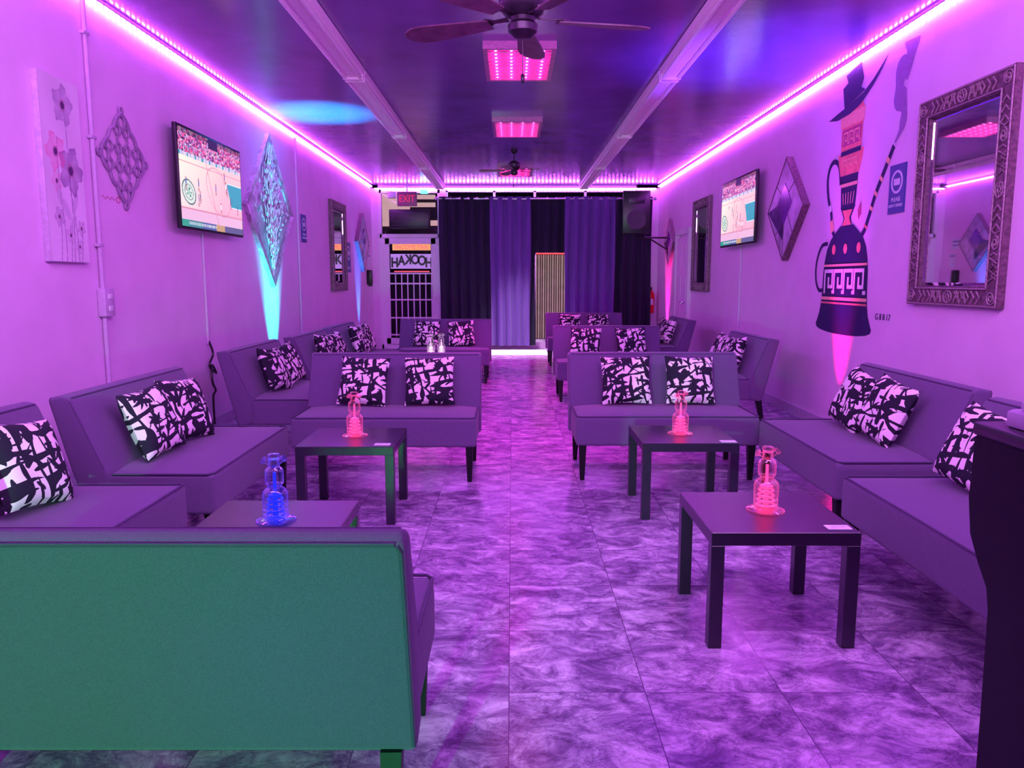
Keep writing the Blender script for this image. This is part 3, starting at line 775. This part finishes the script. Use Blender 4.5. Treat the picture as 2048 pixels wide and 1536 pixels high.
# ------------------------------------------------------------------ canvas print
def floral(x, y):
    X = x*.5; Y = y*1.14
    bg = .86+.08*math.sin(9*X+3*Y)*math.cos(5*Y+4*X)
    c = [bg*.98, bg*.86, bg*1.0]
    def mixc(a, t): return [c[i]*(1-t)+a[i]*t for i in range(3)]
    for sx, tx, y1 in ((.30, .33, .62), (.20, .17, .78), (.36, .28, .98), (.13, .15, .28), (.40, .42, .22), (.26, .27, .18)):
        xx = sx+(tx-sx)*min(1, Y/y1)+.012*math.sin(Y*9)
        if Y < y1 and abs(X-xx) < .005: c = mixc((.30, .18, .40), .7)
    for lx, ly, la in ((.24, .33, .6), (.36, .38, -.5), (.16, .42, .4), (.31, .24, -.7)):
        ux = (X-lx)*math.cos(la)+(Y-ly)*math.sin(la); uy = -(X-lx)*math.sin(la)+(Y-ly)*math.cos(la)
        if (ux/.03)**2+(uy/.075)**2 < 1: c = mixc((.55, .42, .62), .5)
    for cx, cy, r, dark, col in ((.33, .58, .165, .85, (.20, .06, .30)), (.15, .68, .13, .65, (.85, .16, .44)), (.28, .98, .135, .75, (.34, .20, .44)), (.14, .50, .07, .5, (.8, .3, .52)), (.14, .28, .065, .6, (.35, .20, .42)), (.42, .22, .055, .6, (.4, .25, .45)), (.27, .17, .06, .5, (.6, .4, .62)), (.38, .10, .05, .45, (.45, .3, .55))):
        d = math.hypot(X-cx, Y-cy); th = math.atan2(Y-cy, X-cx)
        rr = r*(.84+.14*math.cos(5*th+cx*20)+.05*math.sin(13*th))
        if d < rr:
            k = d/rr
            t = dark*(.35+.45*abs(math.sin(th*2.5+cx*10+k*1.5))*k+.25*(1-k))
            c = mixc(col, max(0, min(1, t)))
            if k > .9: c = mixc(col, .35)
            if d < r*.18: c = [.10, .03, .15]
            elif d < r*.28: c = mixc((.45, .2, .3), .6)
    return c
s = root('canvas_painting', 'tall canvas painting of grey and pink poppies', 'painting', (XL, 4.84, 2.03), LW)
bm = bmesh.new(); box(bm, (0, 0, .02), (.42, 1.10, .04), bev=.004); finish(bm, 'canvas_frame', M['canvasedge'], s)
painted('painted_canvas', .416, 1.096, 90, 236, floral, attr_mat('floral_paint', rough=.7), s, .0415)

# ------------------------------------------------------------------ fretwork medallion
s = root('wall_medallion', 'diamond-shaped openwork fretwork medallion in pale finish', 'wall decor', (XL, 5.64, 2.225), LW)
bm = bmesh.new(); z = .015
def loop(f, n=40, rad=.008, clo=True): tube(bm, [(f(2*math.pi*k/n)[0], f(2*math.pi*k/n)[1], z) for k in range(n)], rad, 6, closed=clo)
def dia(t, R0):
    rr = R0*(1/(abs(math.cos(t))+abs(math.sin(t))))
    rr *= 1+.07*abs(math.sin(6*t))
    return (rr*math.cos(t), rr*math.sin(t))
loop(lambda t: dia(t, .315), 96, .012)
for k in range(4):
    a = k*math.pi/2
    loop(lambda t: (.25*math.cos(a)+.045*math.cos(t), .25*math.sin(a)+.045*math.sin(t)), 20, .008)
    tp = (.33*math.cos(a), .33*math.sin(a)); loop(lambda t: (tp[0]+.022*math.cos(t), tp[1]+.022*math.sin(t)), 14, .009)
G = .125
for i in range(-2, 3):
    for j in range(-2, 3):
        cx, cy = i*G, j*G
        if abs(cx)+abs(cy) < .20:
            loop(lambda t: (cx+.062*math.cos(t)*(1+.18*math.cos(4*t)), cy+.062*math.sin(t)*(1+.18*math.cos(4*t))), 24, .008)
for i in range(-2, 2):
    for j in range(-2, 2):
        cx, cy = (i+.5)*G, (j+.5)*G
        if abs(cx)+abs(cy) < .27:
            loop(lambda t: (cx+.035*math.cos(t), cy+.035*math.sin(t)), 14, .007)
finish(bm, 'fretwork', M['fret'], s)
bm = bmesh.new()
ribbon(bm, smoothpts([(-.1+i*.022, .012*math.sin(i*2.3), 0) for i in range(9)], 4), .005, .002)
tube(bm, [(.12+.025*math.cos(a), .02*math.sin(a), .002) for a in [k*math.pi/6 for k in range(12)]], .003, 4, closed=True)
meta(finish(bm, 'wall_signature', M['inkred'], loc=(XL, 5.43, 1.93), rot=LW), 'small handwritten signature on the wall', 'signature')

# ------------------------------------------------------------------ large diamond art (left wall)
s = root('diamond_wall_art', 'large silver diamond panel with frosted leaf relief', 'wall art', (XL, 8.95, 2.15), LW)
def dm(w, h): return [(0, -h), (w, 0), (0, h), (-w, 0)]
bm = bmesh.new(); ring2(bm, dm(.86, .86), dm(.76, .76), 0, .05, zi=.038); finish(bm, 'frame', M['silver'], s, smooth=False)
bm = bmesh.new(); prism(bm, dm(.78, .78), oXY, .01, .03); finish(bm, 'panel', M['silver'], s, smooth=False)
bm = bmesh.new(); rr = random.Random(5)
tube(bm, smoothpts([(0, -.72, .035), (.02, -.4, .04), (-.02, 0, .04), (.02, .35, .04), (0, .68, .035)], 6), .008, 6)
for k in range(700):
    y = rr.uniform(-.66, .70); hw = (.76-abs(y))*.80*(1 if y > -.1 else .8); x = rr.gauss(0, .40)*hw
    if abs(x) > hw*.95: continue
    a = math.atan2(.7, x*2.5)+rr.uniform(-.8, .8); L = rr.uniform(.04, .09); w = L*.27
    c, s_ = math.cos(a), math.sin(a); zz = .033+rr.uniform(0, .010)
    pts = [(0, 0), (L*.35, w), (L*.75, w*.7), (L, 0), (L*.75, -w*.7), (L*.35, -w)]
    vs = [bm.verts.new((x+c*p-s_*q, y+s_*p+c*q, zz+(.006 if q == 0 else 0)+.009*(p/L))) for p, q in pts]
    bm.faces.new((vs[0], vs[1], vs[2], vs[3])); bm.faces.new((vs[0], vs[3], vs[4], vs[5]))
finish(bm, 'leaf_relief', M['frost'], s, smooth=False)
def mdiamond(loc, rot, W, lab):
    r = root('marble_diamond_art', lab, 'wall art', loc, rot, group='small diamond wall panels')
    bm = bmesh.new(); ring2(bm, dm(W, W), dm(W*.96, W*.96), 0, .07, mi=0); finish(bm, 'frame', M['carve'], r, smooth=False)
    a = W*.965
    bm = bmesh.new()
    prism(bm, dm(a, a), oXY, .01, .066)
    finish(bm, 'marble_field', M['stone1'], r, smooth=False)
    bm = bmesh.new(); b = W*.40; oy = W*.10
    prism(bm, [(x, y+oy) for x, y in dm(b, b)], oXY, .066, .072); finish(bm, 'inner_tile', M['stone3'], r, smooth=False)
    bm = bmesh.new()
    h_ = a/2
    prism(bm, [(-a*.98, 0), (-b, oy), (0, -b+oy), (-.02, -a*.62)], oXY, .066, .070)
    finish(bm, 'dark_plank', M['stone2'], r, smooth=False)
    bm = bmesh.new()
    for p0, p1 in (((-h_, -h_), (0, 0-b+oy)), ((h_, -h_), (b*.5, -b*.5+oy)), ((-h_, h_), (-b*.5, b*.5+oy)), ((h_, h_), (b*.5, b*.5+oy)), ((0, -a), (0, -b+oy))):
        tube(bm, [(*p0, .067), (*p1, .067)], .004, 5)
    finish(bm, 'joint_lines', M['carve'], r, smooth=False)
    return r
q = mdiamond((XR, 8.17, 2.10), RW, .53, 'diamond panel of grey and purple marble tiles')
dup(q, (XR, 14.2, 2.05), RW, 'diamond panel near the curtains', sc=.8); dup(q, (XL, 14.3, 2.05), LW, 'diamond panel near the entrance door')

# ------------------------------------------------------------------ hookah mural (right wall)
bm = bmesh.new(); K = dict(ink=0, pink=1, red=2, gold=3, white=4, smoke=5, hat=6)
def sym(prof): return [(-w, y) for w, y in prof]+[(w, y) for w, y in prof[::-1]]
flat(bm, sym([(.13, 1.84), (.22, 1.79), (.32, 1.73), (.39, 1.65), (.43, 1.55), (.45, 1.45), (.46, 1.25), (.475, 1.15), (.50, 1.07), (.545, 1.00), (.57, .965), (.55, .935), (.47, .915), (.3, .90), (.12, .893)]), .002, 0)
for y, w, c, h2 in ((1.50, .435, 'gold', .010), (1.205, .46, 'gold', .014), (1.165, .465, 'pink', .008)):
    flat(bm, [(-w, y-h2), (w, y-h2), (w, y+h2), (-w, y+h2)], .004, K[c])
def key(x0, y0, w, h, mi, lw):
    p = [(0, 0), (0, 1), (.8, 1), (.8, .25), (.4, .25), (.4, .62)]
    p = [(x0+a*w, y0+b*h) for a, b in p]
    for a, b in zip(p[:-1], p[1:]):
        xa, xb = sorted((a[0], b[0])); ya, yb = sorted((a[1], b[1]))
        flat(bm, [(xa-lw/2, ya-lw/2), (xb+lw/2, ya-lw/2), (xb+lw/2, yb+lw/2), (xa-lw/2, yb+lw/2)], .0052+random.uniform(0, .0005), mi)
    flat(bm, [(x0+.8*w, y0-lw/2), (x0+w+lw/2, y0-lw/2), (x0+w+lw/2, y0+lw/2), (x0+.8*w, y0+lw/2)], .0058, mi)
for k in range(4): key(-.40+k*.205, 1.265, .205, .185, 4, .032)
for cx in (-.24, 0.0, .26):
    flat(bm, [(cx+.038*math.cos(a), 1.64+.045*math.sin(a)) for a in [k*math.pi/8 for k in range(16)]], .004, 1)
flat(bm, sym([(.15, 2.0), (.07, 1.9), (.12, 1.80)]), .0025, 0)
flat(bm, sym([(.10, 1.97), (.045, 1.90), (.09, 1.84)]), .0045, 1)
flat(bm, sym([(.17, 2.30), (.16, 2.16), (.14, 2.0)]), .003, 0)
flat(bm, sym([(.165, 2.20), (.16, 2.17)]), .0045, 3)
for k in range(-2, 3): flat(bm, [(k*.045-.006, 2.02), (k*.045+.006, 2.02), (k*.055+.006, 2.12), (k*.055-.006, 2.12)], .0045, 3)
flat(bm, sym([(.25, 2.46), (.23, 2.38), (.18, 2.27)]), .0035, 1)
flat(bm, sym([(.19, 2.48), (.20, 2.44)]), .005, 0)
flat(bm, sym([(.205, 2.68), (.20, 2.48)]), .004, 1)
flat(bm, sym([(.19, 2.66), (.185, 2.52)]), .0042, 2)
flat(bm, sym([(.24, 2.79), (.23, 2.68)]), .0045, 3)
for k in range(3): key(-.155+k*.11, 2.54, .10, .09, 3, .014)
for k in range(3): key(-.15+k*.10, 2.34, .09, .06, 3, .012)
flat(bm, sym([(.18, 2.84), (.22, 2.79)]), .005, 1)
flat(bm, [(-.50, 2.80), (-.30, 2.83), (-.05, 2.86), (.18, 2.90), (.36, 2.97), (.60, 3.10), (.50, 3.01), (.36, 2.92), (.15, 2.82), (-.05, 2.78), (-.3, 2.77)], .0065, 6)
flat(bm, [(-.17, 2.84), (-.22, 3.02), (-.12, 3.05), (-.17, 3.12), (.12, 3.16), (.18, 3.02), (.13, 2.96), (.22, 2.92)], .006, 6)
ribbon(bm, smoothpts([(-.38, 1.70, 0), (-.52, 1.68, 0), (-.62, 1.54, 0), (-.62, 1.38, 0), (-.54, 1.28, 0), (-.44, 1.28, 0)], 6), .035, .003, 0)
ribbon(bm, smoothpts([(-.20, 1.72, 0), (-.31, 1.83, 0), (-.34, 1.96, 0), (-.42, 2.10, 0), (-.46, 2.26, 0), (-.42, 2.38, 0), (-.32, 2.42, 0), (-.22, 2.36, 0), (-.17, 2.2, 0)], 6), .045, .003, 0)
ribbon(bm, [(-.29, 1.80), (-.33, 1.90)], .07, .0045, 3); ribbon(bm, [(-.355, 1.98), (-.38, 2.04)], .06, .0045, 4)
rh = smoothpts([(.20, 1.70, 0), (.33, 1.76, 0), (.41, 1.88, 0), (.50, 2.04, 0), (.62, 2.20, 0), (.76, 2.38, 0)], 6)
ribbon(bm, rh, .05, .003, 0)
for k in (8, 14, 18, 22, 26):
    if k+1 < len(rh): ribbon(bm, [rh[k], rh[k+1]], .065, .0045, 3 if k % 4 else 1)
flat(bm, [(.20, 1.95), (.25, 2.02), (.27, 1.92), (.22, 1.87)], .003, 2)
ribbon(bm, smoothpts([(.77, 2.40, 0), (.86, 2.50, 0), (.88, 2.62, 0), (.80, 2.74, 0), (.80, 2.88, 0), (.92, 2.98, 0), (.94, 3.10, 0)], 5), [.02+.15*min(1, i/16)*(1-.35*math.sin(i*.8)) for i in range(31)], .003, 5)
mu = meta(finish(bm, 'wall_mural', [M['ink'], M['inkpink'], M['inkred'], M['inkgold'], M['inkwhite'], M['inksmoke'], M['hat']], smooth=False, loc=(XR, 6.78, 0), rot=RW, fixn=False), 'painted mural of a tall hookah with greek key bands', 'mural')
s = root('mural_signature', 'small painted date signature beside the mural', 'signature', (XR, 6.03, 1.08), RW)
text('G 8 8 17', .07, M['ink'], s, (0, 0, .003))

# ------------------------------------------------------------------ small signs
def sign(loc, rot, w, h, col, lines, lab, circle=True):
    r = root('wall_sign', lab, 'sign', loc, rot)
    bm = bmesh.new(); box(bm, (0, 0, .006), (w, h, .01)); finish(bm, 'sign_board', col, r, smooth=False)
    if circle:
        bm = bmesh.new(); cy = h*.14; R1 = w*.36
        ring2(bm, [(R1*math.cos(a), cy+R1*math.sin(a)) for a in [k*math.pi/12 for k in range(24)]], [(R1*.8*math.cos(a), cy+R1*.8*math.sin(a)) for a in [k*math.pi/12 for k in range(24)]], .011, .013)
        box(bm, (0, cy, .0125), (w*.38, w*.2, .002)); finish(bm, 'emblem', M['signwhite'] if col != M['signwhite'] else M['signblue'], r, smooth=False)
    for k, (t_, sz, y) in enumerate(lines): text(t_, sz, M['signwhite'] if col != M['signwhite'] else M['signblue'], r, (0, y, .013))
sign((XR, 5.92, 2.05), RW, .24, .36, M['signblue'], [('PLEASE', .045, -.08), ("DON'T SMOKE", .032, -.125)], 'navy wall sign with round emblem and white lettering')
sign((XL, 10.42, 2.05), LW, .24, .36, M['signblue'], [('PLEASE', .045, -.08), ("DON'T SMOKE", .032, -.125)], 'navy wall sign beside the large diamond art')
sign((XL, 13.2, 1.75), LW, .34, .5, M['signblue'], [('NOTICE', .07, -.18)], 'blue notice sign near the entrance')
sign((XL, 15.0, 2.05), LW, .3, .2, M['signwhite'], [('MAXIMUM', .05, .05), ('OCCUPANCY', .045, -.02)], 'small white notice near the door', circle=False)
sign((XL, 15.1, 1.75), LW, .2, .26, M['signwhite'], [('NOTICE', .04, .08)], 'small white paper notice near the door', circle=False)
bm = bmesh.new(); box(bm, (.05, 0, 0), (.1, .13, .28), bev=.015); box(bm, (.06, 0, -.15), (.07, .1, .04), bev=.01)
meta(finish(bm, 'soap_dispenser', M['black'], loc=(XL, 14.9, 1.42)), 'black sanitizer dispenser on the wall', 'dispenser')

# ------------------------------------------------------------------ curtains
def curtain(x0, x1, y, m, lab, zb=.08, k=34):
    bm = bmesh.new(); nx = int((x1-x0)*70); nz = 14; g = []
    for j in range(nz+1):
        z = zb+(2.97-zb)*j/nz; row = []
        for i in range(nx+1):
            x = x0+(x1-x0)*i/nx; fl = 1-.35*(j/nz)
            row.append(bm.verts.new((x+.01*math.sin(z*2+i), y+fl*(.045*math.sin(k*x+.3*math.sin(z*1.3))+.012*math.sin(k*.37*x+z)), z)))
        g.append(row)
    for j in range(nz):
        for i in range(nx): bm.faces.new((g[j][i], g[j][i+1], g[j+1][i+1], g[j+1][i]))
    return meta(finish(bm, 'curtain', m), lab, 'curtain', 'floor-length curtains on a rod')
curtain(-1.42, -.40, 15.24, M['blackc'], 'black floor-length curtain beside the entrance door')
curtain(-.42, .36, 15.22, M['purplec'], 'purple floor-length curtain with deep folds')
curtain(1.03, 2.0, 15.22, M['purplec'], 'purple floor-length curtain beside the window gap')
curtain(1.98, 2.72, 15.25, M['blackc'], 'black floor-length curtain behind the loudspeaker')
curtain(.34, .46, 15.28, M['blackc'], 'narrow black curtain edge at the window gap')
curtain(.44, 1.06, 15.29, M['blackc'], 'short dark sheet added to darken the upper window gap', zb=1.90)  # added dark sheet in place of the dark view through the glass
cr_ = root('curtain_rod', 'long silver curtain rod with rings', 'curtain rod', (.65, 15.23, 2.93))
bm = bmesh.new(); tube(bm, [(-2.1, 0, 0), (2.1, 0, 0)], .014, 10); finish(bm, 'rod', M['chrome'], cr_)
for i in range(24):
    bm = bmesh.new(); tube(bm, [(-2.0+i*.17, .030*math.cos(a), .030*math.sin(a)) for a in [k*math.pi/6 for k in range(12)]], .005, 5, closed=True)
    finish(bm, 'curtain_ring', M['chrome'], cr_)
for x in (-2.12, 2.12):
    bm = bmesh.new(); lathe(bm, [(.01, -.03), (.03, -.02), (.035, 0), (.02, .03)], 14, (x, 0, 0), rot=Euler((0, R(90), 0)).to_matrix()); finish(bm, 'finial', M['chrome'], cr_)
    bm = bmesh.new(); box(bm, (x*.97, .135, 0), (.02, .27, .02)); finish(bm, 'rod_bracket', M['chrome'], cr_)
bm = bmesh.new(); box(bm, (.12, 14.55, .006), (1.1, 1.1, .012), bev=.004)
meta(finish(bm, 'floor_light_sheet', M['mat']), 'pale sheet standing in for bright light on the floor by the curtains', 'mat')  # added sheet: the bright floor reflection is put in as a pale surface

# ------------------------------------------------------------------ loudspeaker
s = root('loudspeaker', 'large black loudspeaker on a wall bracket', 'speaker', (2.24, 14.3, 2.20))
bm = bmesh.new(); prism(bm, [(-.25, -.18), (.25, -.18), (.19, .2), (-.19, .2)], oXY, 0, .76, bev=.015); finish(bm, 'cabinet', M['black'], s)
bm = bmesh.new(); lathe(bm, [(.17, 0), (.18, .01), (.15, .012), (.05, -.01), (.01, 0)], 28, (0, -.185, .25), rot=Euler((R(90), 0, 0)).to_matrix()); finish(bm, 'woofer', M['bronze'], s)
bm = bmesh.new(); box(bm, (0, -.183, .6), (.3, .01, .14), bev=.004); finish(bm, 'horn', M['bronze'], s)
bm = bmesh.new(); tube(bm, [(0, 0, .0), (0, 0, -.06), (.64, 0, -.06)], .018, 8); tube(bm, [(.64, 0, -.30), (.25, 0, -.06)], .015, 8); box(bm, (.645, 0, -.18), (.02, .1, .36)); finish(bm, 'wall_bracket', M['black'], s)
# fire extinguisher
s = root('fire_extinguisher', 'red fire extinguisher hanging on the end wall', 'fire extinguisher', (2.76, YB-.10, .72))
bm = bmesh.new(); lathe(bm, [(.06, 0), (.07, .02), (.07, .36), (.055, .41), (.025, .44), (.02, .46)], 24); finish(bm, 'cylinder', M['red'], s)
bm = bmesh.new(); box(bm, (0, -.03, .50), (.025, .12, .02)); box(bm, (0, 0, .475), (.04, .05, .04)); finish(bm, 'valve_handle', M['black'], s)
bm = bmesh.new(); tube(bm, smoothpts([(0, 0, .47), (-.08, 0, .48), (-.10, 0, .38), (-.085, 0, .2), (-.08, 0, .1)], 5), .010, 8); finish(bm, 'hose', M['black'], s)
bm = bmesh.new(); box(bm, (0, .085, .3), (.05, .03, .2)); finish(bm, 'wall_hook', M['chrome'], s)
bm = bmesh.new(); box(bm, (0, -.071, .22), (.08, .004, .12)); finish(bm, 'instruction_label', M['signwhite'], s)

# ------------------------------------------------------------------ uplights
def uplight(loc, beams, lab):
    r = root('uplight', lab, 'uplight', loc, group='coloured floor uplights')
    bm = bmesh.new(); lathe(bm, [(.05, 0), (.055, .01), (.055, .07), (.048, .075), (.045, .06), (.005, .055)], 24); finish(bm, 'housing', M['black'], r)
    col = beams[0][1]
    g = mat('uplight_lens_'+lab[:6], col, .3, es=4, ec=col)
    bm = bmesh.new(); lathe(bm, [(.042, .058), (.044, .064), (.02, .068), (.005, .069)], 20); finish(bm, 'lens', g, r)
    for tilt, c, power, size, bl in beams:
        L = bpy.data.lights.new('uplight_beam', 'SPOT'); L.energy = power; L.color = c; L.spot_size = R(size); L.spot_blend = bl; L.shadow_soft_size = .03
        o = bpy.data.objects.new('lamp', L); COL.objects.link(o); o.parent = r; o.location = (0, 0, .08)
        o.rotation_euler = (R(180), R(tilt), 0)
uplight((XL+.24, 8.95, 0), [(7, (.0, .85, 1.0), 4200, 26, 1.0), (-9, (.0, .80, 1.0), 800, 40, 1.0)], 'cyan floor uplight under the large diamond art')
uplight((XL+.18, 14.0, 0), [(-4, (.03, .2, 1.0), 600, 30, 1.0)], 'blue floor uplight near the entrance')
uplight((XR-.20, 6.75, 0), [(10, (1.0, .0, .22), 420, 34, 1.0), (-10, (.18, .05, 1.0), 1300, 50, 1.0)], 'pink floor uplight under the painted mural')
uplight((XR-.18, 14.4, 0), [(6, (1.0, .02, .4), 700, 32, 1.0)], 'magenta floor uplight near the curtains')

# ------------------------------------------------------------------ lamps
def area(name, loc, target, sx, sy, col, e):
    L = bpy.data.lights.new(name, 'AREA'); L.shape = 'RECTANGLE'; L.size = sx; L.size_y = sy; L.color = col; L.energy = e
    o = bpy.data.objects.new(name, L); COL.objects.link(o); o.location = loc
    o.rotation_euler = (Vector(target)-Vector(loc)).to_track_quat('-Z', 'Y').to_euler()
    return o
area('added_fill_wash', (.1, 1.75, 2.95), (.1, 9, 1.3), 4.4, .4, (.80, .30, 1.0), 195)  # added fill lamp outside the view, brightens the whole room
def spot(name, loc, target, size, blend, col, e, rad=.1):
    L = bpy.data.lights.new(name, 'SPOT'); L.spot_size = R(size); L.spot_blend = blend; L.color = col; L.energy = e; L.shadow_soft_size = rad
    o = bpy.data.objects.new(name, L); COL.objects.link(o); o.location = loc
    o.rotation_euler = (Vector(target)-Vector(loc)).to_track_quat('-Z', 'Y').to_euler()
spot('green_spot', (-1.1, -1.45, .76), (-.85, 1.6, .60), 42, .5, (.08, 1.0, .26), 620, .03)
spot('blue_spot', (-.5, -1.2, .6), (-.30, 1.7, .36), 26, 1.0, (.10, .30, 1.0), 50, .03)
spot('added_floor_spot', (.1, 14.5, 3.1), (.1, 14.5, 0), 50, .8, (1, .85, 1), 900)  # added lamp that brightens the pale floor sheet
w = bpy.data.worlds.new('night'); scene.world = w; w.use_nodes = True
w.node_tree.nodes['Background'].inputs[0].default_value = (.05, .02, .09, 1); w.node_tree.nodes['Background'].inputs[1].default_value = .3

# ------------------------------------------------------------------ camera
cam = bpy.data.cameras.new('camera'); cam.lens = 27.03; cam.sensor_width = 36; cam.clip_start = .05
co = bpy.data.objects.new('camera', cam); COL.objects.link(co)
co.location = (0, 0, 1.37); co.rotation_euler = (R(90-7.7), 0, 0)
scene.camera = co
